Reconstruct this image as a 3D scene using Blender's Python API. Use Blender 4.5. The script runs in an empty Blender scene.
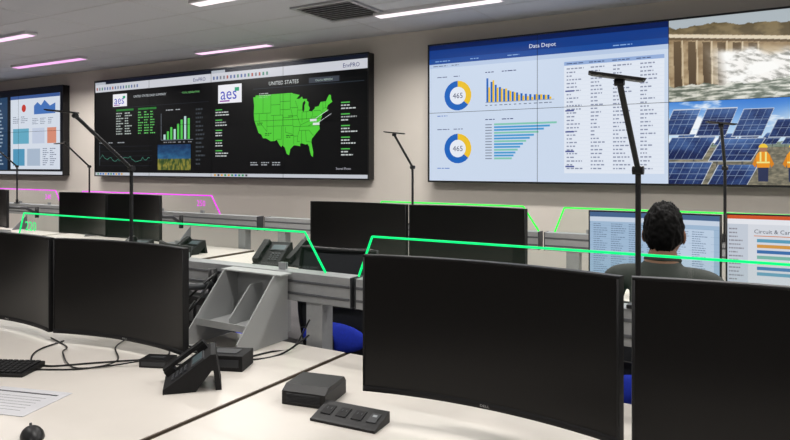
import bpy, bmesh, math, random
from mathutils import Vector, Matrix, noise, Euler
from mathutils.geometry import tessellate_polygon
random.seed(7)
scene=bpy.context.scene
scene.view_settings.view_transform='Standard'
scene.view_settings.look='None'
EYE=1.55
# ------------------------------------------------------------------ materials
def lin(c):
    c=c/255.0
    return c/12.92 if c<=0.04045 else ((c+0.055)/1.055)**2.4
def L(r,g,b): return (lin(r),lin(g),lin(b),1)
_m={}
def mat(name,rgb,rough=0.5,metal=0.0,noise_amt=0.0,nscale=20,emit=0,bump=0,spec=0.5,ecol=None):
    if name in _m: return _m[name]
    m=bpy.data.materials.new(name); m.use_nodes=True
    nt=m.node_tree; b=nt.nodes['Principled BSDF']
    c=L(*rgb)
    b.inputs['Base Color'].default_value=c
    b.inputs['Roughness'].default_value=rough
    b.inputs['Metallic'].default_value=metal
    b.inputs['Specular IOR Level'].default_value=spec
    if noise_amt or bump:
        tc=nt.nodes.new('ShaderNodeTexCoord'); n=nt.nodes.new('ShaderNodeTexNoise')
        n.inputs['Scale'].default_value=nscale; n.inputs['Detail'].default_value=4
        nt.links.new(tc.outputs['Object'],n.inputs['Vector'])
        if noise_amt:
            r=nt.nodes.new('ShaderNodeValToRGB')
            r.color_ramp.elements[0].position=.3; r.color_ramp.elements[1].position=.7
            r.color_ramp.elements[0].color=tuple(x*(1-noise_amt) for x in c[:3])+(1,)
            r.color_ramp.elements[1].color=tuple(min(1,x*(1+noise_amt)) for x in c[:3])+(1,)
            nt.links.new(n.outputs['Fac'],r.inputs['Fac']); nt.links.new(r.outputs['Color'],b.inputs['Base Color'])
        if bump:
            bp=nt.nodes.new('ShaderNodeBump'); bp.inputs['Strength'].default_value=bump
            bp.inputs['Distance'].default_value=.01
            nt.links.new(n.outputs['Fac'],bp.inputs['Height']); nt.links.new(bp.outputs['Normal'],b.inputs['Normal'])
    if emit:
        b.inputs['Emission Color'].default_value=L(*(ecol or rgb))
        b.inputs['Emission Strength'].default_value=emit
    _m[name]=m; return m
def em(r,g,b,s=.95):
    k='screen_%d_%d_%d'%(r,g,b)
    if k in _m: return _m[k]
    m=mat(k,(6,6,6),.45,0,emit=s,ecol=(r,g,b),spec=.2); return m
# ------------------------------------------------------------------ mesh builder
class MB:
    def __init__(s): s.v=[];s.f=[];s.m=[];s.sm=[];s.mats=[]
    def mi(s,m):
        if m not in s.mats: s.mats.append(m)
        return s.mats.index(m)
    def add(s,vs,fs,m,smooth=False,M=None):
        o=len(s.v)
        for p in vs:
            p=Vector(p)
            s.v.append(M@p if M else p)
        for i,f in enumerate(fs):
            s.f.append([o+k for k in f]); s.m.append(s.mi(m[i] if isinstance(m,list) else m)); s.sm.append(smooth)
    def box(s,c,d,m,rot=(0,0,0),M=None):
        x,y,z=d[0]/2,d[1]/2,d[2]/2
        vs=[(-x,-y,-z),(x,-y,-z),(x,y,-z),(-x,y,-z),(-x,-y,z),(x,-y,z),(x,y,z),(-x,y,z)]
        fs=[(0,3,2,1),(4,5,6,7),(0,1,5,4),(1,2,6,5),(2,3,7,6),(3,0,4,7)]
        T=Matrix.Translation(c)@Euler(rot).to_matrix().to_4x4()
        if M: T=M@T
        s.add(vs,fs,m,False,T)
    def bx(s,x0,x1,y0,y1,z0,z1,m): s.box(((x0+x1)/2,(y0+y1)/2,(z0+z1)/2),(abs(x1-x0),abs(y1-y0),abs(z1-z0)),m)
    def tube(s,pts,r,m,seg=10,caps=True,smooth=True):
        pts=[Vector(p) for p in pts]; n=len(pts)
        rr=r if isinstance(r,(list,tuple)) else [r]*n
        vs=[];fs=[]
        t0=(pts[1]-pts[0]).normalized()
        up=Vector((0,0,1)) if abs(t0.z)<.9 else Vector((1,0,0))
        nx=t0.cross(up).normalized()
        for i in range(n):
            t=(pts[min(i+1,n-1)]-pts[max(i-1,0)]).normalized()
            nx=(nx-t*nx.dot(t)).normalized(); ny=t.cross(nx)
            for k in range(seg):
                a=2*math.pi*k/seg
                vs.append(pts[i]+(nx*math.cos(a)+ny*math.sin(a))*rr[i])
        for i in range(n-1):
            for k in range(seg):
                a=i*seg+k;b=i*seg+(k+1)%seg
                fs.append((a,b,b+seg,a+seg))
        s.add(vs,fs,m,smooth)
        if caps:
            s.add([vs[k] for k in range(seg)],[tuple(reversed(range(seg)))],m)
            s.add([vs[(n-1)*seg+k] for k in range(seg)],[tuple(range(seg))],m)
    def cyl(s,p1,p2,r,m,seg=16,r2=None): s.tube([p1,p2],[r,r if r2 is None else r2],m,seg)
    def prism(s,poly,axis,a0,a1,m):
        def P(p,a):
            if axis=='x': return (a,p[0],p[1])
            if axis=='y': return (p[0],a,p[1])
            return (p[0],p[1],a)
        n=len(poly); vs=[P(p,a0) for p in poly]+[P(p,a1) for p in poly]
        fs=[tuple(range(n)),tuple(reversed(range(n,2*n)))]+[(i,i+n,(i+1)%n+n,(i+1)%n) for i in range(n)]
        s.add(vs,fs,m)
    def ell(s,c,r,m,su=16,sv=10,M=None,fn=None):
        vs=[];fs=[]
        for j in range(sv+1):
            ph=math.pi*j/sv
            for i in range(su):
                a=2*math.pi*i/su
                p=Vector((math.sin(ph)*math.cos(a),math.sin(ph)*math.sin(a),math.cos(ph)))
                if fn: p=fn(p)
                vs.append(Vector((p.x*r[0],p.y*r[1],p.z*r[2]))+(Vector(c) if not M else Vector((0,0,0))))
        for j in range(sv):
            for i in range(su):
                a=j*su+i;b=j*su+(i+1)%su
                fs.append((a,a+su,b+su,b))
        T=None
        if M: T=Matrix.Translation(c)@M
        s.add(vs,fs,m,True,T)
    def obj(s,name,loc=(0,0,0),rotz=0,bevel=0,parent=None,seg=2):
        me=bpy.data.meshes.new(name); me.from_pydata([tuple(v) for v in s.v],[],s.f)
        for m in s.mats: me.materials.append(m)
        me.polygons.foreach_set('material_index',s.m); me.polygons.foreach_set('use_smooth',s.sm)
        me.update()
        bm=bmesh.new(); bm.from_mesh(me)
        if bevel==0: bmesh.ops.remove_doubles(bm,verts=bm.verts,dist=1e-6)
        bm.to_mesh(me); bm.free()
        o=bpy.data.objects.new(name,me); scene.collection.objects.link(o)
        o.location=loc; o.rotation_euler=(0,0,rotz)
        if bevel:
            b=o.modifiers.new('bevel','BEVEL'); b.width=bevel; b.segments=seg; b.limit_method='ANGLE'; b.angle_limit=math.radians(40)
        if parent: o.parent=parent
        return o
def empty(name,loc=(0,0,0),rotz=0):
    e=bpy.data.objects.new(name,None); e.location=loc; e.rotation_euler=(0,0,rotz); e.empty_display_size=.1
    scene.collection.objects.link(e); return e
_tc={}
def text_geo(t):
    if t in _tc: return _tc[t]
    cu=bpy.data.curves.new('t','FONT'); cu.body=t; cu.resolution_u=2; cu.size=1
    o=bpy.data.objects.new('t',cu); scene.collection.objects.link(o)
    bpy.context.view_layer.update()
    me=bpy.data.meshes.new_from_object(o.evaluated_get(bpy.context.evaluated_depsgraph_get()))
    vs=[v.co.copy() for v in me.vertices]; fs=[tuple(p.vertices) for p in me.polygons]
    bpy.data.objects.remove(o); bpy.data.curves.remove(cu); bpy.data.meshes.remove(me)
    _tc[t]=(vs,fs); return _tc[t]
# ------------------------------------------------------------------ screen content
class Scr:
    def __init__(s,mb,fn,W,H,parent=None,imgs=None):
        s.mb=mb;s.fn=fn;s.W=W;s.H=H;s.imgs=imgs if imgs is not None else []
    def sub(s,u0,v0,u1,v1):
        f=s.fn
        return Scr(s.mb,lambda u,v,l:f(u0+(u1-u0)*u,v0+(v1-v0)*v,l),s.W*(u1-u0),s.H*(v1-v0),imgs=s.imgs)
    def rect(s,u0,v0,u1,v1,c,l=1,n=1):
        if n<1:n=1
        vs=[];fs=[]
        for i in range(n+1):
            u=u0+(u1-u0)*i/n
            vs+= [s.fn(u,v0,l),s.fn(u,v1,l)]
        for i in range(n): fs.append((2*i,2*i+2,2*i+3,2*i+1))
        s.mb.add(vs,fs,em(*c))
    def poly(s,pts,c,l=1):
        tr=tessellate_polygon([[Vector((p[0],p[1],0)) for p in pts]])
        s.mb.add([s.fn(p[0],p[1],l) for p in pts],[tuple(t) for t in tr],em(*c))
    def line(s,pts,w,c,l=2):
        for a,b in zip(pts[:-1],pts[1:]):
            d=Vector(((b[0]-a[0])*s.W,(b[1]-a[1])*s.H)); 
            if d.length<1e-6: continue
            d.normalize(); nx,ny=-d.y*w/2/s.W,d.x*w/2/s.H
            s.mb.add([s.fn(a[0]-nx,a[1]-ny,l),s.fn(b[0]-nx,b[1]-ny,l),s.fn(b[0]+nx,b[1]+ny,l),s.fn(a[0]+nx,a[1]+ny,l)],[(0,1,2,3)],em(*c))
    def ring(s,u,v,r0,r1,a0,a1,c,l=2,n=24):
        vs=[];fs=[]
        n=max(2,int(n*(a1-a0)))
        for i in range(n+1):
            a=2*math.pi*(a0+(a1-a0)*i/n)
            for r in (r0,r1): vs.append(s.fn(u+r*math.sin(a)*s.H/s.W,v+r*math.cos(a),l))
        for i in range(n): fs.append((2*i,2*i+1,2*i+3,2*i+2))
        s.mb.add(vs,fs,em(*c))
    def text(s,t,u,v,h,c,l=3,align='l',wide=1.0):
        vs,fs=text_geo(t)
        if not vs: return
        w=max(p.x for p in vs)
        k=h*s.H/.72
        off={'l':0,'c':-w/2,'r':-w}[align]
        s.mb.add([s.fn(u+(p.x+off)*k*wide/s.W,v+p.y*k/s.H,l) for p in vs],fs,em(*c))
    def dashes(s,u0,v0,u1,v1,rows,cols,c,l=2,fill=.42,jit=.5,ww0=.008):
        for r in range(rows):
            vv=v0+(v1-v0)*(r+.5)/rows; hh=(v1-v0)/rows*fill/2
            for k in range(cols):
                uu=u0+(u1-u0)*k/cols; w=(u1-u0)/cols*(1-random.random()*jit-.14)
                x=uu
                while x<uu+w-.002:
                    ww=min(random.uniform(ww0,ww0*3),uu+w-x); s.rect(x,vv-hh,x+ww,vv+hh,c,l); x+=ww+.004
    def img(s,u0,v0,u1,v1,f,nx,ny,l=1):
        vs=[];fs=[];cols=[]
        for j in range(ny+1):
            for i in range(nx+1):
                a,b=i/nx,j/ny
                vs.append(s.fn(u0+(u1-u0)*a,v0+(v1-v0)*b,l)); cols.append(f(a,b))
        for j in range(ny):
            for i in range(nx):
                k=j*(nx+1)+i; fs.append((k,k+1,k+nx+2,k+nx+1))
        s.imgs.append((vs,fs,cols))
def make_imgs(imgs,parent):
    if not imgs: return
    if 'screen_picture' not in _m:
        m=bpy.data.materials.new('screen_picture'); m.use_nodes=True; nt=m.node_tree
        b=nt.nodes['Principled BSDF']; at=nt.nodes.new('ShaderNodeVertexColor'); at.layer_name='pic'
        b.inputs['Base Color'].default_value=(.003,.003,.003,1); b.inputs['Roughness'].default_value=.45
        b.inputs['Specular IOR Level'].default_value=.2
        nt.links.new(at.outputs['Color'],b.inputs['Emission Color']); b.inputs['Emission Strength'].default_value=.95
        _m['screen_picture']=m
    for vs,fs,cols in imgs:
        me=bpy.data.meshes.new('screen_picture'); me.from_pydata([tuple(v) for v in vs],[],fs)
        ca=me.color_attributes.new('pic','FLOAT_COLOR','POINT')
        for i,c in enumerate(cols): ca.data[i].color=L(*c)
        me.materials.append(_m['screen_picture'])
        o=bpy.data.objects.new('screen_picture',me); scene.collection.objects.link(o); o.parent=parent
def clampc(c): return tuple(max(0,min(255,x)) for x in c)
def mix(a,b,t):
    t=max(0,min(1,t)); return tuple(a[i]*(1-t)+b[i]*t for i in range(3))
def nz(x,y,z=0,o=4): return noise.fractal(Vector((x,y,z)),.8,2.0,o)
def sst(a,b,x):
    t=max(0,min(1,(x-a)/(b-a))); return t*t*(3-2*t)
def pic_dam(u,v):
    n=nz(u*9,v*9,1)
    c=mix((96,84,60),(132,116,84),.5+n*1.3)
    sky=.93-.10*u+.05*nz(u*5,1,7)
    if v>sky: c=(176,186,192)
    top=.84-.20*u
    if v<top:
        c=mix((186,164,130),(142,118,86),.45+n)
        if u<.55:
            k=(u*11+.12*v)%1
            if .42<k<.95 and v<top-.09: c=mix((74,58,40),(112,92,64),v)
            if k<.08: c=(214,196,164)
        if top-.045<v<top-.005: c=(226,212,186)
        if top-.075<v<top-.045: c=(104,86,62)
    front=.06+.35*(top-v)
    d=(top-.10-v)+.04*n
    sp=sst(front+.06,front+.26,u+.25*(.6-v))*sst(0,.14,d)
    ang=u*20+v*26; st=nz(ang*.9,(v*6-u*9),4,5)
    w=mix((252,250,246),(150,150,144),.22+st*1.3)
    pl=nz(u*5,v*7,12,5)
    w=mix(w,(255,255,252),sst(-.1,.35,pl))
    c=mix(c,w,min(1,sp*1.1))
    if v<.20+.06*nz(u*5,3,2):
        w2=mix((228,228,218),(98,108,96),.55+1.4*nz(u*10,v*34,9))
        c=mix(c,w2,.92)
    return clampc(c)
PAN=[(.02+k*.13,.47,.10,.13,.05,3,2) for k in range(8)]+[(-.04,.60,.17,.30,.07,4,5),(.17,.58,.18,.32,.07,4,5),(.39,.57,.17,.31,.07,4,5),(.60,.55,.12,.2,.05,3,4),
     (-.06,.30,.27,.26,.08,6,4),(.25,.28,.25,.26,.08,5,4),(-.08,-.02,.28,.28,.07,5,4),(.24,-.02,.23,.25,.07,5,4),(.80,.28,.24,.24,.05,5,4)]
def pic_solar(u,v):
    n=nz(u*3,v*5,5,5)
    c=mix((196,224,246),(44,116,210),sst(.45,1.05,v-.15*abs(u-.8)))
    c=mix(c,(250,252,255),sst(.02,.45,n)*.9)
    c=mix(c,(255,252,240),.7*math.exp(-((u-.82)**2+(v-.72)**2)/.03))
    if v<.50+.02*nz(u*6,1,3): c=mix((96,116,96),(150,160,150),.5+nz(u*14,v*20,2))
    if v<.44: c=mix((98,96,84),(150,142,120),.5+nz(u*22,v*30,2))
    for (x,y,w,h,sk,a,b) in PAN:
        t=(v-y)/h
        if -.02<t<1.02:
            q=(u-x-sk*t)/w
            if -.015<q<1.015:
                g=min((q*a)%1,(t*b)%1)
                base=mix((14,30,78),(92,132,190),.10+.55*t*t+.5*nz(u*4+x*9,v*5,4))
                if q<0 or q>1 or t<0 or t>1: base=(210,216,224)
                elif g<.07: base=mix(base,(190,206,226),.6)
                elif min((q*a*2)%1,(t*b*2)%1)<.07: base=mix(base,(120,150,190),.3)
                c=base
        elif -.5<t<0:
            q=(u-x)/w
            if abs(q-.2)<.02 or abs(q-.8)<.02: c=mix(c,(70,72,76),.8)
    return clampc(c)
def pic_field(u,v):
    n=nz(u*6,v*6,3)
    if v>.45: return clampc(mix((60,130,170),(20,50,90),v+n*.3))
    return clampc(mix((150,140,60),(46,70,34),.5+nz(u*18,v*4,8)*1.3))
US=[(-124.7,48.4),(-123,48.3),(-122.8,49),(-95.2,49),(-94.6,48.7),(-89.6,48),(-92,46.7),(-90,46.6),(-88,47.4),(-87.5,46.5),(-84.5,46.4),(-84.7,45.8),(-83.4,45.2),(-83.5,44),(-82.5,43),(-83.2,42),(-81.3,41.7),(-79,42.8),(-79,43.3),(-76.3,43.5),(-75,45),(-71.4,45.1),(-70.3,46.3),(-69.2,47.4),(-68,47.2),(-67.8,45.7),(-67,44.8),(-70,43.7),(-70.8,42.6),(-70,41.7),(-72,41.2),(-74,40.6),(-74.3,39.4),(-75.5,38),(-76,36.9),(-75.6,35.3),(-77.8,34),(-79.3,33),(-81.2,31.8),(-81.4,30.5),(-80.1,27),(-80.4,25.2),(-81.7,25.9),(-82.7,27.8),(-82.9,29),(-84.2,30),(-85.5,29.8),(-88,30.3),(-89.5,30.2),(-89.2,29.2),(-91.5,29.5),(-94,29.6),(-96.5,28.3),(-97.4,26),(-99.2,26.5),(-100.5,28.8),(-102.5,29.7),(-103.2,29),(-104.7,30),(-106.5,31.8),(-108.2,31.4),(-111,31.3),(-114.8,32.5),(-117.1,32.5),(-118.5,34),(-120.6,34.6),(-121.9,36.6),(-123.8,39.3),(-124.3,42),(-124,45)]
LAKE=[(-87,41.7),(-87.9,42.4),(-87.8,44),(-87.4,45.2),(-86,45.8),(-85.5,45),(-86.4,44),(-86.3,42.6)]
STATES=[[(-117,49),(-117,42),(-124.3,42)],[(-117,42),(-111,42),(-111,49)],[(-111,45),(-104,45),(-104,49)],[(-111,41),(-102,41),(-102,37),(-114,37)],[(-114,42),(-114,35),(-120,39),(-120,42)],[(-109,41),(-109,31.4)],[(-104,45),(-104,41)],[(-104,43),(-96.5,43),(-96.5,49)],[(-104,46),(-96.5,46)],[(-102,40),(-95.3,40)],[(-102,37),(-94.6,37),(-94.6,40),(-96,43)],[(-103,37),(-103,32),(-106.5,32)],[(-100,36.5),(-100,34.5),(-94.4,33.7),(-94.4,37)],[(-94,33),(-94,30)],[(-94,33),(-91,33),(-91.5,31),(-89.7,31)],[(-96.5,43.5),(-91.2,43.5),(-92.8,46)],[(-95.7,40.5),(-91.5,40.5),(-91,43.5)],[(-91,42.5),(-87.8,42.5)],[(-91.5,40.5),(-89.2,37),(-90,35),(-91.2,33)],[(-94.4,36.5),(-82,36.5),(-76,36.6)],[(-90,35),(-84,35),(-83,35)],[(-88.3,35),(-88.3,30.3)],[(-85.5,35),(-85,31),(-81.5,30.7)],[(-88,41.7),(-88,38)],[(-84.8,41.7),(-84.8,39)],[(-88,41.7),(-83.2,41.8)],[(-89,37),(-82.5,38.5),(-80.5,40.5),(-80.5,42)],[(-80.5,39.7),(-75.5,39.8)],[(-83.5,36.6),(-80,37.5),(-77.5,39.2)],[(-83,35),(-80,33)],[(-79.8,42),(-75.2,42),(-74,41)],[(-73.4,45),(-73.4,41)],[(-71.5,45),(-71.5,42.7)],[(-73.4,42.7),(-70.8,42.8)]]
BLK=(5,6,8)
def win(s,dark=BLK):
    s.rect(0,0,1,1,dark,0)
    s.rect(0,.965,1,1,(18,24,40),1); s.rect(0,.965,.10,.99,(180,186,196),2)
    s.rect(0,.885,1,.965,(206,208,216),1)
    for i in range(16): s.rect(.012+i*.025,.905,.024+i*.025,.935,random.choice([(90,110,160),(120,124,134),(170,90,80),(80,140,120)]),2)
    s.text('EnvPRO',.86,.905,.036,(20,40,110))
    s.rect(0,0,1,.03,(196,200,208),1)
    for i in range(10): s.rect(.02+i*.025,.006,.034+i*.025,.024,random.choice([(30,110,200),(220,160,40),(60,60,70),(40,150,90)]),2)
def logo(s,u,v,h):
    w=h*1.75*s.H/s.W
    s.rect(u,v,u+w,v+h,(240,240,246),2)
    s.text('aes',u+w*.10,v+h*.2,h*.70,(60,70,190),4); s.rect(u+w*.72,v+h*.62,u+w*.90,v+h*.82,(40,160,120),5); s.rect(u+w*.08,v+h*.08,u+w*.5,v+h*.15,(150,60,170),5)
def content_dash(s):
    win(s); logo(s,.17,.72,.13)
    s.text('UNITED STATES DASH SUMMARY',.36,.80,.024,(200,206,210)); s.rect(.16,.705,.98,.708,(50,56,64),2)
    s.text('TOTAL GENERATION',.84,.80,.018,(120,200,120),align='c')
    s.dashes(.20,.42,.36,.66,9,2,(180,190,186)); s.dashes(.40,.42,.56,.66,9,3,(100,190,100))
    s.rect(.2,.67,.36,.69,(40,120,50),2); s.rect(.4,.67,.56,.69,(40,120,50),2)
    for i,h in enumerate([.05,.08,.12,.10,.15,.19,.22,.2]):
        s.rect(.62+i*.028,.36,.637+i*.028,.36+h,(84,200,84) if i%3 else (180,214,210),2)
    s.line([(.6,.62),(.6,.355),(.86,.355)],.006,(130,140,150))
    s.dashes(.62,.32,.86,.345,1,6,(130,130,135)); s.dashes(.64,.64,.8,.66,1,2,(180,185,190))
    for i in range(5): s.rect(.04,.10+i*.05,.52,.103+i*.05,(40,46,54),2)
    s.rect(.04,.10,.043,.32,(90,98,108),2)
    pts=[(.04+i*.016,.17+.05*nz(i*.35,1,0)+.02*math.sin(i*.5)) for i in range(30)]
    s.line(pts,.005,(80,150,130)); s.dashes(.04,.33,.3,.355,1,3,(150,155,160))
    s.img(.57,.06,.84,.31,pic_field,40,26,2)
    s.dashes(.88,.1,.97,.66,14,1,(60,66,72))
def content_map(s):
    win(s); logo(s,.05,.68,.17)
    s.text('UNITED STATES',.5,.81,.034,(220,226,226),align='c'); s.rect(.3,.785,.98,.79,(50,60,70),2)
    s.rect(.66,.80,.84,.845,(60,66,76),2); s.text('Click for REFRESH',.75,.812,.017,(180,200,190),4,align='c')
    def T(p): return (.30+(p[0]+124.7)/57.7*.50,.17+(p[1]-25)/24*.56)
    s.poly([T(p) for p in US],(84,206,58),2); s.poly([T(p) for p in LAKE],BLK,3)
    for a in STATES: s.line([T(p) for p in a],.0045,(30,100,28),3)
    for r in range(5):
        for x,w_ in ((.03,.12),(.85,.11)):
            v=.56-r*.095
            s.dashes(x,v,x+w_,v+.05,2,1,(196,202,202)); s.rect(x,v+.056,x+.05,v+.066,(80,180,80),2)
    for p in [(-80,38.6),(-78,37.2)]:
        q=T(p); s.rect(q[0]-.02,q[1]-.01,q[0]+.02,q[1]+.01,(225,230,230),4); s.line([q,(q[0]+.09,q[1]+.08)],.005,(215,220,225),4)
    for p in [(-118,38),(-96,33),(-112,34)]:
        q=T(p); s.dashes(q[0]-.03,q[1]-.015,q[0]+.03,q[1]+.015,2,1,(20,70,20),4)
    s.text('2021',T((-98,40))[0],T((-98,40))[1],.02,(10,30,10),5); s.dashes(.28,.10,.5,.14,2,3,(170,175,180))
    s.text('Stored Photo',.82,.07,.02,(180,180,190)); s.dashes(.34,.70,.46,.75,3,1,(196,200,200))
def content_white(s):
    s.rect(0,0,1,1,(12,16,24),0)
    s.rect(.0,.05,.36,.93,(34,64,96),1); s.dashes(.02,.1,.34,.88,18,2,(150,170,190))
    s.rect(.40,.06,.97,.93,(214,222,234),1); s.rect(.40,.89,.97,.93,(60,90,150),2)
    s.ring(.56,.78,0,.045,0,1,(196,60,50)); s.dashes(.43,.60,.62,.69,4,2,(130,140,160))
    s.poly([(.68,.70),(.68,.80),(.72,.84),(.76,.80),(.8,.86),(.86,.79),(.92,.82),(.92,.70)],(70,116,186),2)
    s.rect(.43,.36,.62,.54,(100,170,196),2); s.rect(.66,.36,.80,.54,(194,204,224),2); s.rect(.83,.36,.93,.54,(214,140,116),2)
    s.dashes(.66,.58,.93,.66,4,3,(130,140,160)); s.rect(.43,.1,.57,.3,(80,150,186),2); s.rect(.6,.1,.75,.3,(170,186,206),2); s.dashes(.78,.1,.94,.31,9,2,(110,120,146))
    s.rect(0,0,1,.035,(206,210,218),1)
def content_depot(s):
    s.rect(0,0,1,1,(206,220,240),0)
    s.rect(0,.86,1,1,(20,60,136),1); s.rect(0,.965,1,1,(10,30,84),2); s.rect(0,.86,1,.90,(28,76,156),2)
    s.text('Data Depot',.52,.915,.028,(225,232,245),align='c')
    for x in (.03,.2,.37,.8): s.dashes(x,.872,x+.10,.887,1,1,(140,176,226),3)
    s.rect(.0,.83,1,.86,(186,204,232),1); s.dashes(.02,.838,.2,.851,1,2,(90,100,130))
    Y=(240,196,40);B=(24,100,190)
    for v in (.62,.235):
        s.ring(.14,v,.064,.108,0,.36,Y); s.ring(.14,v,.064,.108,.36,1,B); s.ring(.14,v,0,.064,0,1,(232,238,248))
        s.text('465',.14,v-.019,.040,(50,60,100),align='c')
        s.dashes(.04,v+.135,.2,v+.148,1,2,(80,90,130)); s.dashes(.04,v-.15,.12,v-.138,1,1,(20,96,190)); 
    s.dashes(.27,.765,.42,.78,1,2,(60,70,120))
    for i in range(15):
        h=.15*math.exp(-i*.2)+.02
        s.rect(.275+i*.019,.56,.284+i*.019,.56+h,B,2); s.rect(.284+i*.019,.56,.292+i*.019,.56+h*random.uniform(.5,1.1),Y,2)
    s.rect(.27,.556,.57,.559,(120,130,150),2); s.dashes(.27,.53,.57,.545,1,14,(120,130,150))
    s.dashes(.27,.43,.42,.445,1,2,(60,70,120))
    for i in range(13):
        w=.25*math.exp(-i*.12)+.02; v=.395-i*.020
        s.rect(.31,v,.31+w,v+.013,(70,156,214) if i%3 else (130,200,180),2); s.rect(.27,v+.002,.30,v+.009,(130,140,160),2)
    s.rect(.61,.06,.985,.80,(228,235,246),1); s.rect(.61,.775,.985,.80,(150,176,220),2)
    for (a,b) in ((.62,.70),(.715,.78),(.80,.88),(.90,.975)):
        s.dashes(a,.08,b,.765,28,1,(140,148,172),fill=.36,ww0=.005,jit=.6)
    s.dashes(.62,.78,.975,.793,1,4,(40,60,110),3)
    for i in range(29): s.rect(.61,.0795+i*.02446,.985,.0803+i*.02446,(204,214,232),2)
    for v in (.1,.2,.33,.47,.6): s.rect(.615,v,.65,v+.010,(80,90,150),3)
def content_solar(s):
    s.img(0,0,1,1,pic_solar,300,170,0)
    for x in (.57,.74):
        s.poly([(x-.028,.04),(x+.028,.04),(x+.03,.22),(x-.03,.22)],(44,52,84),4)
        s.poly([(x-.036,.2),(x+.036,.2),(x+.040,.34),(x+.022,.385),(x-.022,.385),(x-.040,.34)],(236,150,34),5)
        s.rect(x-.037,.25,x+.037,.268,(240,232,140),6); s.rect(x-.02,.27,x-.01,.38,(240,232,140),6); s.rect(x+.01,.27,x+.02,.38,(240,232,140),6)
        s.ring(x,.42,0,.040,0,1,(170,118,90),5); s.ring(x,.43,0,.046,-.25,.25,(240,200,60),6)
        s.poly([(x-.036,.35),(x-.062,.24),(x-.046,.20),(x-.02,.32)],(216,132,30),4); s.poly([(x+.036,.35),(x+.062,.24),(x+.046,.20),(x+.02,.32)],(216,132,30),4)
# ------------------------------------------------------------------ room
WY=5.96; CZ=EYE+1.40; XL=-15.0; XR=4.2; YB=-3.6
M_wall=mat('painted_wall',(212,205,196),.85,noise_amt=.02,nscale=3,bump=.02)
M_ceil=mat('ceiling_tile',(204,205,210),.9,noise_amt=.015,nscale=60)
M_floor=mat('carpet',(92,90,92),.95,noise_amt=.25,nscale=120,bump=.3)
def shell(name,x0,x1,y0,y1,z0,z1,m):
    b=MB(); b.bx(x0,x1,y0,y1,z0,z1,m); return b.obj(name)
shell('floor',XL,XR,YB,WY,-.1,0,M_floor)
shell('ceiling',XL,XR,YB,WY,CZ,CZ+.1,M_ceil)
shell('wall_front',XL-.1,XR+.1,WY,WY+.1,0,CZ,M_wall)
shell('wall_back',XL-.1,XR+.1,YB-.1,YB,0,CZ,M_wall)
shell('wall_left',XL-.1,XL,YB,WY,0,CZ,M_wall)
shell('wall_right',XR,XR+.1,YB,WY,0,CZ,M_wall)
shell('baseboard_front',XL,XR,WY-.015,WY,0,.1,mat('baseboard_vinyl',(60,58,58),.5))
gb=MB(); M_grid=mat('ceiling_grid',(198,197,200),.8)
x=XL+.6
while x<XR: gb.bx(x-.006,x+.006,YB,WY,CZ-.002,CZ,M_grid); x+=1.2
y=WY-.6
while y>YB: gb.bx(XL,XR,y-.006,y+.006,CZ-.002,CZ,M_grid); y-=.6
gb.obj('trim_1')
# ------------------------------------------------------------------ ceiling lights
def ceiling_light(x0,x1,y,tint,P):
    b=MB(); mh=mat('fixture_housing',(225,225,228),.5)
    key='diffuser_%d_%d_%d'%tint
    md=mat(key,(40,40,40),.5,emit=1.35,ecol=tint)
    z=CZ-.003
    b.bx(x0,x1,y-.065,y-.05,z-.03,z,mh); b.bx(x0,x1,y+.05,y+.065,z-.03,z,mh)
    b.bx(x0-.015,x0,y-.065,y+.065,z-.03,z,mh); b.bx(x1,x1+.015,y-.065,y+.065,z-.03,z,mh)
    b.bx(x0,x1,y-.05,y+.05,z-.034,z-.004,md)
    o=b.obj('ceiling_light')
    la=bpy.data.lights.new('tube','AREA'); la.shape='RECTANGLE'; la.size=x1-x0-.02; la.size_y=.09; la.energy=P
    la.color=(1,.965,.925); la.spread=math.radians(150)
    lo=bpy.data.objects.new('tube',la); scene.collection.objects.link(lo); lo.location=((x0+x1)/2,y,z-.038); lo.parent=o
W1=(255,242,246); PK=(238,164,228); P2=(250,206,240)
for a in [(-3.23,-2.03,5.07,W1),(-6.2,-5.05,5.62,P2),(-9.3,-7.75,5.1,PK),(-12.6,-11.1,5.1,PK),(-.9,.3,5.07,W1),(1.6,2.8,5.07,W1),
          (-8.0,-6.8,3.88,P2),(-4.32,-3.12,3.88,W1),(-11.5,-10.3,3.88,PK),(-.9,.3,3.6,W1),(1.9,3.1,3.6,W1),
          (-5.6,-4.4,1.6,W1),(-2.6,-1.4,1.6,W1),(.2,1.4,1.6,W1),(-9,-7.8,1.6,W1),
          (-5.6,-4.4,-1.2,W1),(-2,-.8,-1.2,W1),(1,2.2,-1.2,W1),(-9,-7.8,-1.2,W1)]:
    P=34
    if a[2]<2: P=25
    ceiling_light(*a,P)
# air vent
b=MB(); mv=mat('vent_metal',(170,170,174),.5); md=mat('vent_dark',(50,50,54),.8)
vx,vy=-3.45,4.78; z=CZ-.003
b.bx(vx-.3,vx+.3,vy-.3,vy+.3,z-.004,z,md)
for sx in (-1,1):
    b.bx(vx+sx*.3-.02,vx+sx*.3+.02,vy-.32,vy+.32,z-.016,z,mv); b.bx(vx-.28,vx+.28,vy+sx*.3-.02,vy+sx*.3+.02,z-.016,z,mv)
for i in range(9):
    yy=vy-.25+i*.0625; b.box((vx,yy,z-.011),(.56,.03,.004),mv,rot=(math.radians(30),0,0))
b.obj('ceiling_vent')
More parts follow.
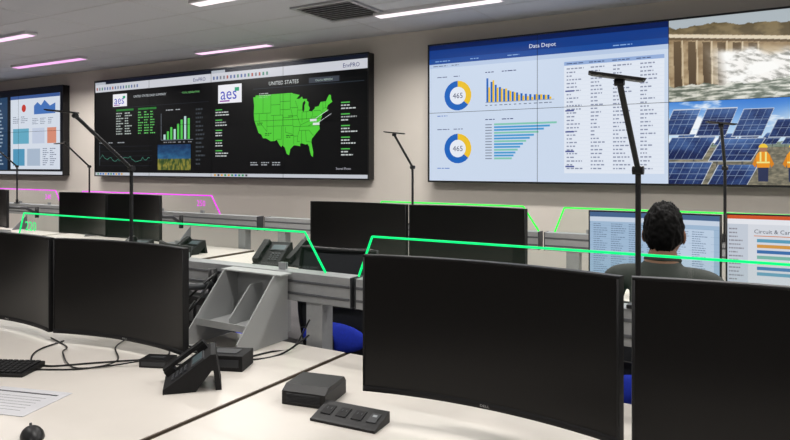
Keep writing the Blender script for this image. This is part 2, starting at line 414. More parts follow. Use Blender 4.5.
# ------------------------------------------------------------------ video walls
M_frame=mat('video_wall_bezel',(14,14,16),.4)
def video_wall(x0,x1,z0,z1,nx,parts):
    e=empty('video_wall',((x0+x1)/2,WY,(z0+z1)/2))
    W,H=x1-x0,z1-z0
    b=MB()
    b.bx(-W/2-.012,W/2+.012,-.10,0,-H/2-.012,H/2+.012,M_frame)
    b.bx(-W/2-.016,W/2+.016,-.110,-.10,H/2,H/2+.016,M_frame); b.bx(-W/2-.016,W/2+.016,-.110,-.10,-H/2-.016,-H/2,M_frame)
    for s in (-1,1): b.bx(s*(W/2)+(-.016 if s<0 else 0),s*(W/2)+(0 if s<0 else .016),-.110,-.10,-H/2,H/2,M_frame)
    b.obj('cabinet',parent=e)
    mb=MB(); S=Scr(mb,lambda u,v,l:Vector((-W/2+u*W,-.101-l*.0012,-H/2+v*H)),W,H)
    for (ua,va,ub,vb,fn) in parts:
        fn(S.sub(ua,va,ub,vb))
    sm=em(2,2,3)
    xs=nx if isinstance(nx,list) else [i/nx for i in range(1,nx)]
    for u in xs: mb.box((-W/2+u*W,-.1095,0),(.004,.001,H),sm)
    mb.box((0,-.1095,0),(W,.001,.004),sm)
    mb.obj('displays',parent=e)
    make_imgs(S.imgs,e)
Z0=EYE-.147; Z1=EYE+1.213
video_wall(-8.60,-3.86,Z0,Z1-.01,4,[(0,0,.5,1,content_dash),(.5,0,1,1,content_map)])
video_wall(-14.17,-9.40,Z0,Z1-.01,4,[(0,0,.5,1,content_dash),(.5,0,1,1,content_white)])
def dam(s): s.img(0,0,1,1,pic_dam,240,136,0)
r0,r1=-3.11,2.69; Wt=r1-r0; ua=2.27/Wt; ub=(2.27+1.21)/Wt
video_wall(r0,r1,Z0-.01,Z1-.005,[ua/2,ua,ub,(1+ub)/2],[(0,0,ua,1,content_depot),(ua,.5,ub,1,dam),(ua,0,ub,.5,content_solar),(ub,0,1,1,content_depot)])
# ------------------------------------------------------------------ furniture
M_top=mat('laminate_white',(216,210,202),.32,noise_amt=.015,nscale=8)
M_edge=mat('edge_band',(96,84,72),.5)
M_alu=mat('brushed_aluminium',(158,160,162),.42,.4,noise_amt=.04,nscale=40)
M_alud=mat('aluminium_groove',(90,92,96),.5,.4)
M_steel=mat('powder_steel',(130,132,136),.5,.2)
M_blk=mat('black_plastic',(18,18,20),.45,spec=.35)
M_blk2=mat('black_plastic_matte',(22,22,24),.65,spec=.3)
M_gry=mat('grey_plastic',(48,50,54),.5)
M_scr=mat('monitor_glass_off',(13,12,12),.3,spec=.35)
def console(x0,x1,yo):
    b=MB()
    b.bx(x0,x1,1.0+yo,2.27+yo,.722,.75,M_top)
    b.bx(x0,x1,.992+yo,1.0+yo,.722,.749,M_edge); b.bx(x0-.006,x0,.992+yo,2.27+yo,.722,.749,M_edge); b.bx(x1,x1+.006,.992+yo,2.27+yo,.722,.749,M_edge)
    for x in (x0+.2,x1-.2):
        b.bx(x-.04,x+.04,1.15+yo,2.35+yo,0,.03,M_steel)
        b.bx(x-.045,x+.045,1.95+yo,2.05+yo,.03,.66,M_steel); b.bx(x-.03,x+.03,1.1+yo,2.2+yo,.66,.722,M_steel)
        b.bx(x-.045,x+.045,2.315+yo,2.395+yo,0,.93,M_alu)
    b.bx(x0+.2,x1-.2,1.98+yo,2.02+yo,.60,.65,M_steel)
    b.bx(x0,x1,2.31+yo,2.40+yo,.93,1.06,M_alu)
    for z in (.965,1.02): b.bx(x0+.002,x1-.002,2.307+yo,2.31+yo,z-.006,z+.006,M_alud)
    b.bx(x0-.006,x0,2.308+yo,2.402+yo,.928,1.062,M_gry); b.bx(x1,x1+.006,2.308+yo,2.402+yo,.928,1.062,M_gry)
    for x in (x0+.5,x1-.9): b.prism([(2.12+yo,.752),(2.31+yo,.752),(2.31+yo,.93)],'x',x-.003,x+.003,M_steel)
    b.obj('console_desk',bevel=.002,seg=1)
console(-4.30,-1.615,0); console(-1.585,1.1,0); console(-7.1,-4.36,0)
console(-1.5,1.1,2.3); console(-4.2,-1.55,2.3); console(-7.2,-4.3,2.3); console(-10.0,-7.25,2.3)
def glass_mat(rgb):
    k='clear_acrylic_glow_%d'%rgb[0]
    if k in _m: return _m[k]
    m=bpy.data.materials.new(k); m.use_nodes=True; nt=m.node_tree; nt.nodes.clear()
    o=nt.nodes.new('ShaderNodeOutputMaterial'); mx=nt.nodes.new('ShaderNodeMixShader'); t=nt.nodes.new('ShaderNodeBsdfTransparent'); g=nt.nodes.new('ShaderNodeBsdfGlossy')
    e=nt.nodes.new('ShaderNodeEmission'); ad=nt.nodes.new('ShaderNodeAddShader'); e.inputs[0].default_value=L(*rgb); e.inputs[1].default_value=.0025  # weak emission imitates edge LED light scattering across the clear face
    t.inputs[0].default_value=(.97,.985,.975,1); g.inputs['Roughness'].default_value=.05; mx.inputs[0].default_value=.03
    nt.links.new(t.outputs[0],mx.inputs[1]); nt.links.new(g.outputs[0],mx.inputs[2]); nt.links.new(mx.outputs[0],ad.inputs[0]); nt.links.new(e.outputs[0],ad.inputs[1]); nt.links.new(ad.outputs[0],o.inputs[0]); _m[k]=m; return m
def divider(x0,x1,yo,rgb,num='220',side=-1,i0=.07,i1=.12,st=1.5):
    b=MB(); y=2.355+yo; z0,z1=1.062,1.24
    ml=mat('led_edge_%d_%d_%d'%rgb,(4,4,4),.4,emit=st,ecol=rgb,spec=.1)
    mg=glass_mat(rgb)
    P=[(x0,z0),(x0+i0,z1),(x1-i1,z1),(x1,z0)]
    b.prism(P,'y',y-.003,y+.003,mg)
    r=.005 if yo==0 else .0065
    for a,c in zip(P[:-1],P[1:]):
        b.tube([(a[0],y,a[1]+.001),(c[0],y,c[1]+.001)],r,ml,6)
    for k in range(4):
        xx=x0+.25+(x1-x0-.5)*k/3; b.bx(xx-.02,xx+.02,y-.01,y-.004,z0,z0+.03,M_alu); b.bx(xx-.02,xx+.02,y+.004,y+.01,z0,z0+.03,M_alu)
    vs,fs=text_geo(num); k=.085; xs=(x0+.09) if side<0 else (x1-.33)
    b.add([(xs+p.x*k,y-.0045,z0+.07+p.y*k) for p in vs],fs,ml)
    b.obj('light_up_desk_divider')
G1=(0,232,120); G2=(50,236,70); MG=(226,50,226)
divider(-4.27,-1.78,0,G1,'220'); divider(-1.6,.95,0,G1,'230',1); divider(-7.0,-4.5,0,G1,'210')
divider(-1.44,.95,2.3,G2,'260',1); divider(-3.0,-1.56,2.3,G2,'250',-1); divider(-7.15,-4.83,2.3,MG,'250',1); divider(-9.9,-7.5,2.3,MG,'240',1)
# monitors
def monitor(cx,cy,zb,rotz,W=.78,H=.425,R=1.4,content=None,desk_rel=.55,logo_t=True):
    e=empty('computer_monitor',(cx,cy,zb),rotz)
    def C(x,off): 
        th=x/R; return ((R-off)*math.sin(th),-R+(R-off)*math.cos(th))
    b=MB(); N=20
    def grid(u0,u1,z0,z1,off,m,flip=False,n=N):
        vs=[];fs=[]
        for i in range(n+1):
            x,y=C(u0+(u1-u0)*i/n,off); vs+=[(x,y,z0),(x,y,z1)]
        for i in range(n):
            f=(2*i,2*i+2,2*i+3,2*i+1); fs.append(tuple(reversed(f)) if flip else f)
        b.add(vs,fs,m,True)
    def bar(u0,u1,z0,z1,o0,o1,m,n=N):
        grid(u0,u1,z0,z1,o1,m,False,n); grid(u0,u1,z0,z1,o0,m,True,n)
        for z,fl in ((z0,True),(z1,False)):
            vs=[];fs=[]
            for i in range(n+1):
                xx=u0+(u1-u0)*i/n; a=C(xx,o1); c=C(xx,o0); vs+=[(a[0],a[1],z),(c[0],c[1],z)]
            for i in range(n): 
                f=(2*i,2*i+2,2*i+3,2*i+1); fs.append(tuple(reversed(f)) if fl else f)
            b.add(vs,fs,m)
        for u,fl in ((u0,False),(u1,True)):
            a=C(u,o1);c=C(u,o0); f=[(c[0],c[1],z0),(a[0],a[1],z0),(a[0],a[1],z1),(c[0],c[1],z1)]
            b.add(f,[(0,1,2,3) if not fl else (3,2,1,0)],m)
    h=W/2
    bar(-h,h,0,H,-.022,0,M_blk)
    bar(-h,h,0,.018,0,.003,M_blk2); bar(-h,h,H-.007,H,0,.003,M_blk2)
    bar(-h,-h+.007,0,H,0,.003,M_blk2,2); bar(h-.007,h,0,H,0,.003,M_blk2,2)
    grid(-h+.007,h-.007,.018,H-.007,.0012,M_scr)
    bar(-h*.55,h*.55,.06,H-.06,-.05,-.022,M_blk2,10)
    b.box((0,.06,H*.5),(.11,.03,.11),M_gry)
    zc=1.0-zb
    b.tube([(0,.07,H*.5),(.0,.10,H*.5)],.022,M_gry,10)
    b.tube([(0,.10,H*.5),(.13,.30,H*.5-.02),(.05,desk_rel-.07,zc-.04)],.017,M_gry,10)
    b.tube([(.05,desk_rel-.07,zc-.09),(.05,desk_rel-.07,zc+.04)],.022,M_blk,12)
    b.obj('panel_and_arm',parent=e)
    mb=MB(); 
    def fn(u,v,l):
        x,y=C(-h+.008+(W-.016)*u,.0016+l*.0008); return Vector((x,y,.019+(H-.027)*v))
    S=Scr(mb,fn,W-.016,H-.027)
    if content: content(S)
    elif logo_t:
        fn2=lambda u,v:(lambda x,y:Vector((x,y,.003+.012*v)))(*C(-.03+.06*u,.0036))
        vs,fs=text_geo('DELL'); w=max(p.x for p in vs); mb.add([fn2(.25+.5*p.x/w,.2+.6*p.y/.72) for p in vs],fs,mat('logo_silver',(190,190,190),.4))
    if mb.v: mb.obj('display',parent=e)
    return e
monitor(-.745,1.745,.845,0,W=.785)
monitor(.06,1.74,.845,math.radians(-2),W=.785)
monitor(-2.435,1.80,.795,math.radians(4),W=.80); monitor(-3.245,1.74,.795,math.radians(4),W=.80)
monitor(-5.4,1.78,.805,0); monitor(-6.2,1.78,.805,0)
monitor(-1.85,4.05,.845,0,W=.87); monitor(-2.73,4.05,.845,0,W=.87)
monitor(-5.30,4.05,.845,0,W=.78); monitor(-6.09,4.05,.845,0,W=.78)
monitor(-7.85,4.05,.845,0,W=.78); monitor(-8.65,4.05,.845,0,W=.78)
def c_sheet(s):
    s.rect(0,0,1,1,(160,186,212),0,12); s.rect(0,.93,1,1,(70,100,140),1,12); s.rect(0,.86,1,.925,(200,212,228),1,12)
    for i in range(8): s.rect(0,.1+i*.1,1,.103+i*.1,(136,164,194),1,12)
    s.dashes(.03,.06,.6,.84,24,4,(110,130,158),fill=.35); s.rect(.64,.1,.96,.8,(190,208,228),1,4); s.dashes(.66,.14,.94,.78,20,2,(120,140,168),fill=.35)
def c_analysis(s):
    s.rect(0,0,1,1,(214,218,226),0,12); s.rect(0,.95,1,1,(206,84,40),1,12); s.rect(0,.88,1,.95,(230,232,238),1,12)
    s.rect(0,0,.14,.88,(196,204,216),1,3); s.dashes(.01,.1,.13,.84,14,1,(140,140,150),fill=.35)
    s.text('Circuit & Carpark Analysis',.18,.76,.055,(60,66,84),3); s.rect(.18,.72,.95,.73,(210,120,60),2,10)
    for i,c in enumerate([(90,156,186),(210,150,70),(60,110,170),(120,180,166),(220,170,80),(80,130,180),(110,164,190)]):
        s.rect(.2,.64-i*.075,.2+.75*(1-i*.09),.685-i*.075,c,2,10)
monitor(-.665,4.02,.85,0,W=.725,R=2.4,content=c_sheet)
monitor(.08,4.02,.86,0,W=.725,R=2.4,content=c_analysis)
# task lamps
M_lamp=mat('lamp_dark_metal',(38,38,40),.45,.3)
M_lamph=mat('lamp_diffuser',(84,82,78),.5)
def lamp(x,y,length=.30,hoff=0.0,yaw=45,tilt=6,top=1.785):
    b=MB()
    b.bx(-.035,.035,-.03,.012,0,.012,M_lamp); b.cyl((0,-.010,.012),(0,-.01,.05),.016,M_lamp)
    b.cyl((0,-.01,.05),(0,-.01,.47),.0095,M_lamp,12)
    b.cyl((-.018,-.01,.47),(.018,-.01,.47),.015,M_lamp,14)
    ze=top-1.062
    b.tube([(0,-.01,.47),(0,-length,ze)],.0095,M_lamp,12)
    b.cyl((-.014,-length,ze),(.014,-length,ze),.011,M_lamp,12)
    M=Matrix.Translation((0,-length,ze+.010))@Euler((0,math.radians(tilt),math.radians(yaw))).to_matrix().to_4x4()
    b.box((hoff,0,.006),(.165,.055,.007),M_lamp,M=M); b.box((hoff,0,.0015),(.15,.045,.003),M_lamph,M=M)
    b.obj('task_lamp',(x,y,1.062),bevel=.001,seg=1)
lamp(-.43,2.332,.30,hoff=-.01,yaw=15,tilt=10,top=1.80); lamp(-3.09,2.332,.34,hoff=-.08,yaw=20,top=1.80)
lamp(-2.61,4.632,.30,yaw=20); lamp(-.33,4.632,.3,yaw=20); lamp(-6.9,4.632,.3,yaw=200,hoff=.05); lamp(-8.4,4.632,.3,yaw=20)
# bracket / document tray on left pod beam
b=MB(); mt=mat('sheet_steel_light',(168,170,170),.5,.2)
for x in (-2.27,-1.96):
    b.prism([(2.302,1.055),(2.302,.752),(1.98,.752),(1.98,.80),(2.21,1.055)],'x',x-.003,x+.003,mt)
b.prism([(2.302,1.0),(2.302,.84),(2.09,.84),(2.09,.87),(2.22,1.0)],'x',-2.115,-2.109,mt)
b.bx(-2.27,-1.96,2.04,2.302,.835,.84,mt); b.bx(-2.27,-1.96,2.299,2.302,.84,1.055,mt); b.bx(-2.27,-1.96,2.037,2.04,.835,.865,mt)
b.bx(-2.30,-1.93,2.22,2.302,1.052,1.058,mt)
b.bx(-2.27,-1.96,1.98,2.0,.752,.757,mt)
b.obj('document_tray')
b=MB()
b.bx(-2.68,-2.36,2.18,2.26,.78,.92,M_blk2)
for i in range(6): b.bx(-2.665+i*.05,-2.635+i*.05,2.175,2.18,.80,.88,M_gry)
b.bx(-2.66,-2.38,2.19,2.25,.751,.78,M_blk2)
b.obj('power_distribution_unit',bevel=.003)
# ------------------------------------------------------------------ chairs
M_seat=mat('blue_upholstery',(24,52,190),.8,noise_amt=.1,nscale=80)
M_mesh=mat('black_mesh',(26,28,34),.8,noise_amt=.3,nscale=200)
def chair(x,y,rot=0,top=1.06):
    b=MB()
    for k in range(5):
        a=2*math.pi*k/5+.3; c,s=math.cos(a),math.sin(a)
        b.tube([(0,0,.11),(.16*c,.16*s,.10),(.30*c,.30*s,.07)],[.028,.022,.016],M_blk,8)
        b.cyl((.30*c-.022*s,.30*s+.022*c,.03),(.30*c+.022*s,.30*s-.022*c,.03),.03,M_blk2,12)
    b.cyl((0,0,.09),(0,0,.24),.03,M_blk); b.cyl((0,0,.24),(0,0,.40),.018,M_gry)
    b.bx(-.1,.1,-.12,.12,.40,.43,M_blk)
    def f(p): 
        q=lambda t,e:math.copysign(abs(t)**e,t)
        return Vector((q(p.x,.45),q(p.y,.45),q(p.z,.6)))
    b.ell((0,.02,.465),(.25,.24,.045),M_seat,28,12,fn=f)
    N=12;Mz=12;vs=[];fs=[]
    def BP(u,v):
        xx=(u-.5)*.46*(1-.10*abs(v-.35)); return Vector((xx,-.25-.05*math.sin(v*math.pi*.9)+1.1*xx*xx*.8-.03*v,.56+(top-.56)*v))
    for j in range(Mz+1):
        for i in range(N+1): vs.append(BP(i/N,j/Mz))
    for j in range(Mz):
        for i in range(N):
            k=j*(N+1)+i; fs.append((k,k+1,k+N+2,k+N+1))
    b.add(vs,fs,M_mesh,True); 
    loop=[BP(0,j/10) for j in range(11)]+[BP(i/10,1) for i in range(1,11)]+[BP(1,1-j/10) for j in range(1,11)]+[BP(1-i/10,0) for i in range(1,11)]
    b.tube(loop,.013,M_blk,8)
    for v in (.25,.5,.75): b.tube([BP(i/8,v)+Vector((0,-.008,0)) for i in range(9)],.006,M_blk,6)
    b.ell(BP(.5,.22)+Vector((0,-.02,0)),(.19,.018,.075),M_seat,20,10)
    b.tube([(0,-.08,.41),(0,-.24,.42),(0,-.34,.5),(0,-.355,.7)],.024,M_blk,10)
    for s in (-1,1):
        b.tube([(s*.1,-.02,.42),(s*.27,-.02,.43),(s*.29,-.02,.5),(s*.29,0,.65)],.016,M_blk,8)
        b.box((s*.29,.02,.665),(.07,.24,.03),M_blk2)
    return b.obj('office_chair',(x,y,0),rot)
chair(-1.98,2.95,.1,1.12); chair(-3.15,2.98,-.3); chair(-5.6,2.95,.3); chair(-.47,2.96,0,1.0); chair(-6.3,2.96,0); chair(-8.2,2.95,.1)
# ------------------------------------------------------------------ person
def skin_geo(vs,es,rad,root,sub=2):
    me=bpy.data.meshes.new('s'); me.from_pydata(vs,es,[]); o=bpy.data.objects.new('s',me); scene.collection.objects.link(o)
    o.modifiers.new('skin','SKIN'); sv=me.skin_vertices[0].data
    for i,r in enumerate(rad):
        sv[i].radius=(r,r) if not isinstance(r,tuple) else r; sv[i].use_root=(i==root)
    m=o.modifiers.new('sub','SUBSURF'); m.levels=sub; m.render_levels=sub
    bpy.context.view_layer.update()
    g=bpy.data.meshes.new_from_object(o.evaluated_get(bpy.context.evaluated_depsgraph_get()))
    V=[v.co.copy() for v in g.vertices]; F=[tuple(p.vertices) for p in g.polygons]
    bpy.data.objects.remove(o); return V,F
M_shirt=mat('grey_shirt',(70,71,70),.9,noise_amt=.12,nscale=14,bump=.3,spec=.2)
M_trs=mat('dark_trousers',(30,32,42),.85)
M_skin=mat('skin',(134,92,68),.55,noise_amt=.05,nscale=20)
M_hair=mat('black_hair',(9,8,8),.75,noise_amt=.3,nscale=60,spec=.15)
M_shoe=mat('black_shoe',(20,18,18),.4)
def person(x,y):
    b=MB()
    vs=[(0,0,.60),(0,.0,.74),(0,.005,.90),(0,.01,1.02),(0,.02,1.10),(0,.035,1.17),(0,.05,1.22)]
    es=[(0,1),(1,2),(2,3),(3,4),(4,5),(5,6)]
    rad=[.145,.135,.145,.135,.085,.058,.055]
    for s in (-1,1):
        k=len(vs)
        vs+=[(s*.10,.01,1.08),(s*.19,.01,1.06),(s*.24,.08,.93),(s*.26,.15,.82),(s*.22,.30,.80),(s*.17,.42,.79)]
        rad+=[.075,.070,.057,.047,.040,.030]
        es+=[(3,k),(k,k+1),(k+1,k+2),(k+2,k+3),(k+3,k+4),(k+4,k+5)]
        k=len(vs)
        vs+=[(s*.10,.06,.585),(s*.13,.28,.59),(s*.14,.46,.585),(s*.14,.47,.35),(s*.14,.45,.11)]
        rad+=[.095,.082,.062,.055,.042]
        es+=[(0,k),(k,k+1),(k+1,k+2),(k+2,k+3),(k+3,k+4)]
    V,F=skin_geo(vs,es,rad,0)
    mats=[]
    for f in F:
        c=sum((V[i] for i in f),Vector())/len(f)
        if abs(c.x)<.09 and c.z>1.145: mats.append(M_skin)
        elif c.z<.66 : mats.append(M_trs)
        else: mats.append(M_shirt)
    b.add(V,F,mats,True)
    b.tube([(.066*math.cos(a),.028+.066*math.sin(a),1.142-.012*math.sin(a)) for a in [i*2*math.pi/16 for i in range(17)]],.012,M_shirt,8,caps=False)
    for s in (-1,1):
        b.ell((s*.14,.50,.045),(.048,.135,.045),M_shoe,16,8)
        wx,wy,wz=s*.165,.43,.785
        b.tube([(wx,wy-.02,wz+.005),(wx-s*.003,wy+.03,wz),(wx-s*.005,wy+.075,wz-.002)],[.026,.030,.034],M_skin,12)
        b.ell((wx-s*.005,wy+.07,wz-.002),(.042,.045,.017),M_skin,16,8)
        for i,(o,ln) in enumerate([(-.03,.062),(-.011,.075),(.010,.080),(.030,.070)]):
            fx=wx-s*.005+s*o*-1
            b.tube([(fx,wy+.09,wz),(fx,wy+.115,wz+.008),(fx,wy+.115+ln*.5,wz+.002),(fx,wy+.115+ln*.85,wz-.016)],[.0095,.009,.0082,.006],M_skin,8)
            b.ell((fx,wy+.115+ln*.85,wz-.017),(.006,.006,.006),M_skin,8,6)
        b.tube([(wx-s*.03,wy+.035,wz-.004),(wx-s*.055,wy+.065,wz-.006),(wx-s*.062,wy+.095,wz-.012)],[.012,.010,.008],M_skin,8)
    hc=Vector((0,.065,1.252))
    def sm(t): t=max(0,min(1,t)); return t*t*(3-2*t)
    def headf(p):
        q=p.copy()
        q.x*=1-.26*sm(-p.z*1.1)*(.6+.4*sm(p.y)); 
        if p.y<0: q.y*=1.04-.22*sm((-p.z-.1)*1.4)
        else: q.y*=.96
        d=max(0,p.y)*math.exp(-((p.x/.14)**2+((p.z+.18)/.2)**2)); q.y+=.20*d
        d=math.exp(-(((abs(p.x)-.36)/.16)**2+((p.z-.02)/.13)**2)); 
        if p.y>0: q.y-=.07*d
        d=math.exp(-((p.x/.3)**2+((p.z+.85)/.25)**2))
        if p.y>-.2: q.y+=.16*d
        if p.y>0: q.y+=.04*math.exp(-((p.x/.25)**2+((p.z+.48)/.07)**2))
        return q
    R=(.077,.098,.118)
    b.ell(hc,R,M_skin,40,32,fn=headf)
    for s in (-1,1):
        b.ell(hc+Vector((s*.028,.083,.003)),(.012,.008,.008),mat('eye_white',(230,225,220),.3),12,8)
        b.ell(hc+Vector((s*.028,.0895,.003)),(.0055,.003,.0055),mat('iris',(30,18,12),.2),10,6)
        b.box(hc+Vector((s*.029,.092,.022)),(.03,.006,.005),M_hair)
        Mr=Matrix.Rotation(s*.35,4,'Z')
        b.ell(hc+Vector((s*.079,-.002,-.012)),(.010,.019,.031),M_skin,14,10,M=Mr)
        b.ell(hc+Vector((s*.085,.004,-.010)),(.004,.010,.019),mat('ear_inner',(104,66,50),.6),10,8,M=Mr)
    b.ell(hc+Vector((0,.094,-.058)),(.022,.006,.006),mat('lips',(120,66,58),.5),14,8)
    su,sv=96,70; vs=[];keep=[];fs=[]
    for j in range(sv+1):
        ph=math.pi*j/sv
        for i in range(su):
            a=2*math.pi*i/su
            p=Vector((math.sin(ph)*math.cos(a),math.sin(ph)*math.sin(a),math.cos(ph)))
            q=headf(p) if p.y<0 or p.z>.3 else p.copy()
            line=-.66+ (1.14*sm((p.y+.15)*1.2) if p.y>-.15 else 0)+ .22*sm((abs(p.x)-.55)*3)
            k=sm((p.z-line)*6)
            n=nz(p.x*5+3,p.y*5,p.z*5,3)
            g=1+k*(.09+.06*sm(p.z)+.07*n+.05*nz(p.x*18,p.y*18,p.z*9,3))-(1-k)*.03
            vs.append(Vector((q.x*R[0]*g,q.y*R[1]*g,q.z*R[2]*g*(1.02 if p.z>0 else 1)))+hc); keep.append(p.z>line-.02)
    for j in range(sv):
        for i in range(su):
            a=j*su+i;c=j*su+(i+1)%su
            if keep[a] or keep[c] : fs.append((a,a+su,c+su,c))
    b.add(vs,fs,M_hair,True)
    b.obj('seated_man',(x,y,0))
person(-.455,2.97)
# ------------------------------------------------------------------ desk objects
def desk_phone(x,y,z=.75,rot=0,k=1,h=.12):
    b=MB()
    lo=.018
    b.prism([(-.10*k,0),(.03*k,0),(.10*k,h*k-.06*k),(.11*k,0),(.135*k,0),(.11*k,h*k),(.09*k,h*k),(-.10*k,lo*k)],'x',-.10*k,.10*k,M_blk2)
    sl=math.atan2((h-lo),.19)
    M=Matrix.Translation((0,-.005*k,(lo+h)/2*k-.001))@Matrix.Rotation(sl,4,'X')
    b.box((.035*k,.055*k,.004),(.12*k,.06*k,.008),M_gry,M=M); b.box((.035*k,.055*k,.009),(.10*k,.045*k,.002),mat('phone_lcd',(70,84,88),.3,emit=.1),M=M)
    for i in range(3):
        for j in range(4): b.box(((.01+i*.026)*k,(-.005-j*.02)*k,.004),(.018*k,.012*k,.008),M_gry,M=M)
    b.box((-.072*k,0,.030*k),(.045*k,.20*k,.018*k),M_blk,M=M)
    for s in (-1,1): b.box((-.072*k,s*.08*k,.014*k),(.05*k,.045*k,.028*k),M_blk,M=M)
    b.obj('desk_phone',(x,y,z),rot,bevel=.003)
desk_phone(-3.52,3.95,.75,.2,1.15,.15); desk_phone(-3.26,4.06,.75,-.1,1.15,.15); desk_phone(-4.95,3.75,.75,.2,1.1); desk_phone(-4.6,4.05)
desk_phone(-1.86,1.64,.75,-.75,.85,.15)
b=MB(); b.bx(-.085,.085,-.06,.06,0,.06,M_blk2); b.bx(-.07,.07,-.062,-.06,.015,.045,M_gry); b.bx(-.05,.05,-.03,.03,.06,.063,M_gry)
b.obj('adapter_box',(-1.90,1.87,.75),.4,bevel=.004)  # plain black box, much like a power adapter
# dock / ribbed box
b=MB()
b.prism([(-.085,0),(.085,0),(.085,.045),(.07,.062),(-.055,.062),(-.085,.045)],'x',-.080,.080,M_blk)
for i in range(7): b.bx(-.062,.062,-.088,-.084,.010+i*.0045,.0125+i*.0045,M_gry)
b.bx(-.082,.082,-.068,.07,.044,.047,M_gry)
b.obj('docking_station',(-1.385,1.77,.75),.2,bevel=.006)
# power module
b=MB()
b.prism([(-.05,0),(.05,0),(.05,.034),(-.04,.010),(-.05,.008)],'x',-.115,.115,M_blk)
sl=math.atan2(.024,.09); M=Matrix.Translation((0,.005,.0225))@Matrix.Rotation(sl,4,'X')
for i in range(3):
    b.box((-.080+i*.055,0,.0008),(.036,.045,.002),M_blk2,M=M)
    for s in (-1,1): b.box((-.080+i*.055+s*.007,.006,.0022),(.003,.010,.001),M_gry,M=M)
b.box((.083,0,.0008),(.03,.045,.002),M_gry,M=M); b.box((.083,.008,.0022),(.014,.010,.001),mat('port_white',(150,156,160),.4),M=M)
b.obj('power_outlet_box',(-1.165,1.665,.75),.08,bevel=.002)
# keyboard + mouse
def keyboard(x,y,rot):
    b=MB(); b.prism([(-.07,0),(.07,0),(.07,.022),(-.07,.012)],'x',-.22,.22,M_blk)
    M=Matrix.Translation((0,0,.018))@Matrix.Rotation(math.atan2(.01,.14),4,'X')
    for r in range(6):
        for c in range(18):
            if r==0 and 4<=c<=8: continue
            b.box((-.2+c*.0235,-.052+r*.021,.002),(.019,.017,.006),M_blk2,M=M)
        if r==0: b.box((-.2+6*.0235,-.052,.002),(.11,.017,.006),M_blk2,M=M)
    b.obj('keyboard',(x,y,.75),rot,bevel=.0012,seg=1)
def mouse(x,y,rot):
    b=MB(); b.ell((0,0,.0),(.032,.055,.030),M_blk,20,14,fn=lambda p:Vector((p.x,p.y,max(0,p.z))))
    b.cyl((-.003,.03,.024),(.003,.03,.024),.008,M_gry,12); b.obj('computer_mouse',(x,y,.75),rot)
keyboard(-2.69,1.34,.45); mouse(-1.90,1.09,1.2); keyboard(-.6,1.25,0); mouse(-.2,1.25,0)
b=MB(); mp=mat('paper',(196,196,200),.7)
b.bx(-.15,.15,-.11,.11,0,.0015,mp); b.bx(-.13,.12,.07,.078,.0015,.002,M_gry); 
for i in range(6): b.bx(-.12,.1,-.07+i*.022,-.068+i*.022,.0015,.0018,M_steel)
b.obj('paper_sheet',(-2.25,1.22,.7505),.3)
b=MB(); b.bx(-.06,.06,-.04,.04,0,.032,M_blk); b.bx(-.05,.05,-.042,-.04,.008,.024,M_gry); b.bx(-.03,.03,-.01,.01,.032,.034,M_gry)
b.obj('power_adapter',(-2.15,1.74,.75),.4,bevel=.004)
# cables
def spline(pts,n=10):
    out=[];P=[Vector(p) for p in pts]; P=[P[0]]+P+[P[-1]]
    for i in range(1,len(P)-2):
        for k in range(n):
            t=k/n; a,b_,c,d=P[i-1],P[i],P[i+1],P[i+2]
            out.append(.5*((2*b_)+(-a+c)*t+(2*a-5*b_+4*c-d)*t*t+(-a+3*b_-3*c+d)*t**3))
    out.append(P[-2]); return out
def cable(pts,r=.0035): 
    b=MB(); b.tube(spline(pts),r,M_blk,6); b.obj('cable')
zt=.7545
cable([(-2.4,2.15,.78),(-2.33,2.05,zt),(-2.32,1.95,zt),(-2.22,1.85,zt),(-2.18,1.78,.765)])
cable([(-2.4,2.15,.8),(-2.33,1.95,zt),(-2.15,1.93,zt+.01),(-2.08,1.88,zt),(-2.02,1.91,zt),(-1.98,1.90,.77)],.004)
cable([(-2.8,1.75,zt),(-2.75,1.6,zt),(-2.62,1.5,zt),(-2.5,1.5,zt),(-2.4,1.60,zt),(-2.3,1.7,zt),(-2.21,1.73,.765)])
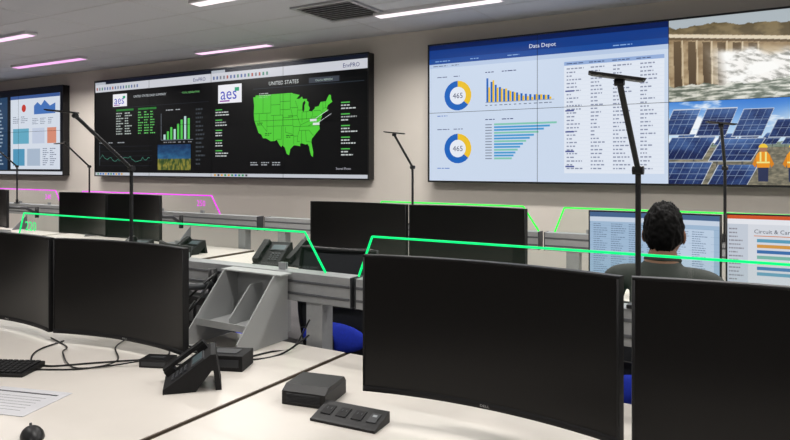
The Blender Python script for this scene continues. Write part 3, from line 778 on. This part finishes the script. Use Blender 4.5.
cable([(-2.6,1.95,zt),(-2.5,1.8,zt+.004),(-2.3,1.66,zt+.01),(-2.35,1.55,zt),(-2.5,1.45,zt),(-2.55,1.42,zt)],.003)
cable([(-2.10,1.72,.765),(-2.05,1.8,zt),(-2.0,1.95,zt),(-1.92,1.97,zt),(-1.88,2.1,zt),(-1.84,2.2,zt),(-1.82,2.29,.86)],.004)
cable([(-1.96,1.92,.765),(-2.05,1.95,zt+.007),(-2.15,1.96,zt+.007),(-2.31,2.0,.765),(-2.4,2.17,.84)],.004)
cable([(-2.31,2.0,.755),(-2.2,1.93,zt),(-2.1,1.9,zt+.014),(-1.98,1.96,zt+.008),(-1.88,1.97,zt),(-1.82,2.1,zt),(-1.80,2.26,.8)],.004)
cable([(-2.5,2.17,.92),(-2.45,2.1,.90),(-2.36,2.08,.94),(-2.34,2.16,1.0),(-2.4,2.3,1.02)],.006)
cable([(-2.42,2.17,.9),(-2.36,2.06,.86),(-2.31,2.08,.92),(-2.34,2.2,1.0)],.005)
cable([(-2.9,1.75,zt),(-2.7,1.7,zt),(-2.6,1.62,zt+.008),(-2.4,1.54,zt),(-2.3,1.62,zt),(-2.2,1.7,.77)],.003)
# clutter on second-row desks
def tray(x,y):
    b=MB(); b.bx(-.16,.16,-.12,.12,0,.006,mt); b.bx(-.16,.16,.114,.12,0,.07,mt)
    for s in (-1,1): b.bx(s*.157-.003,s*.157+.003,-.12,.12,0,.06,mt)
    b.bx(-.14,.14,-.1,.1,.006,.03,mp); b.obj('paper_tray',(x,y,.75),.1)
tray(-4.9,4.2); tray(-7.6,3.9)
# ------------------------------------------------------------------ world + camera
w=bpy.data.worlds.new('world'); scene.world=w; w.use_nodes=True
w.node_tree.nodes['Background'].inputs[0].default_value=(.5,.5,.5,1); w.node_tree.nodes['Background'].inputs[1].default_value=.3
cam=bpy.data.cameras.new('camera'); co=bpy.data.objects.new('camera',cam); scene.collection.objects.link(co)
co.location=(0,0,EYE); co.rotation_euler=(math.radians(90),0,math.radians(31))
cam.sensor_width=36; cam.lens=650/790*36; cam.shift_y=-55/790; cam.clip_start=.05
scene.camera=co
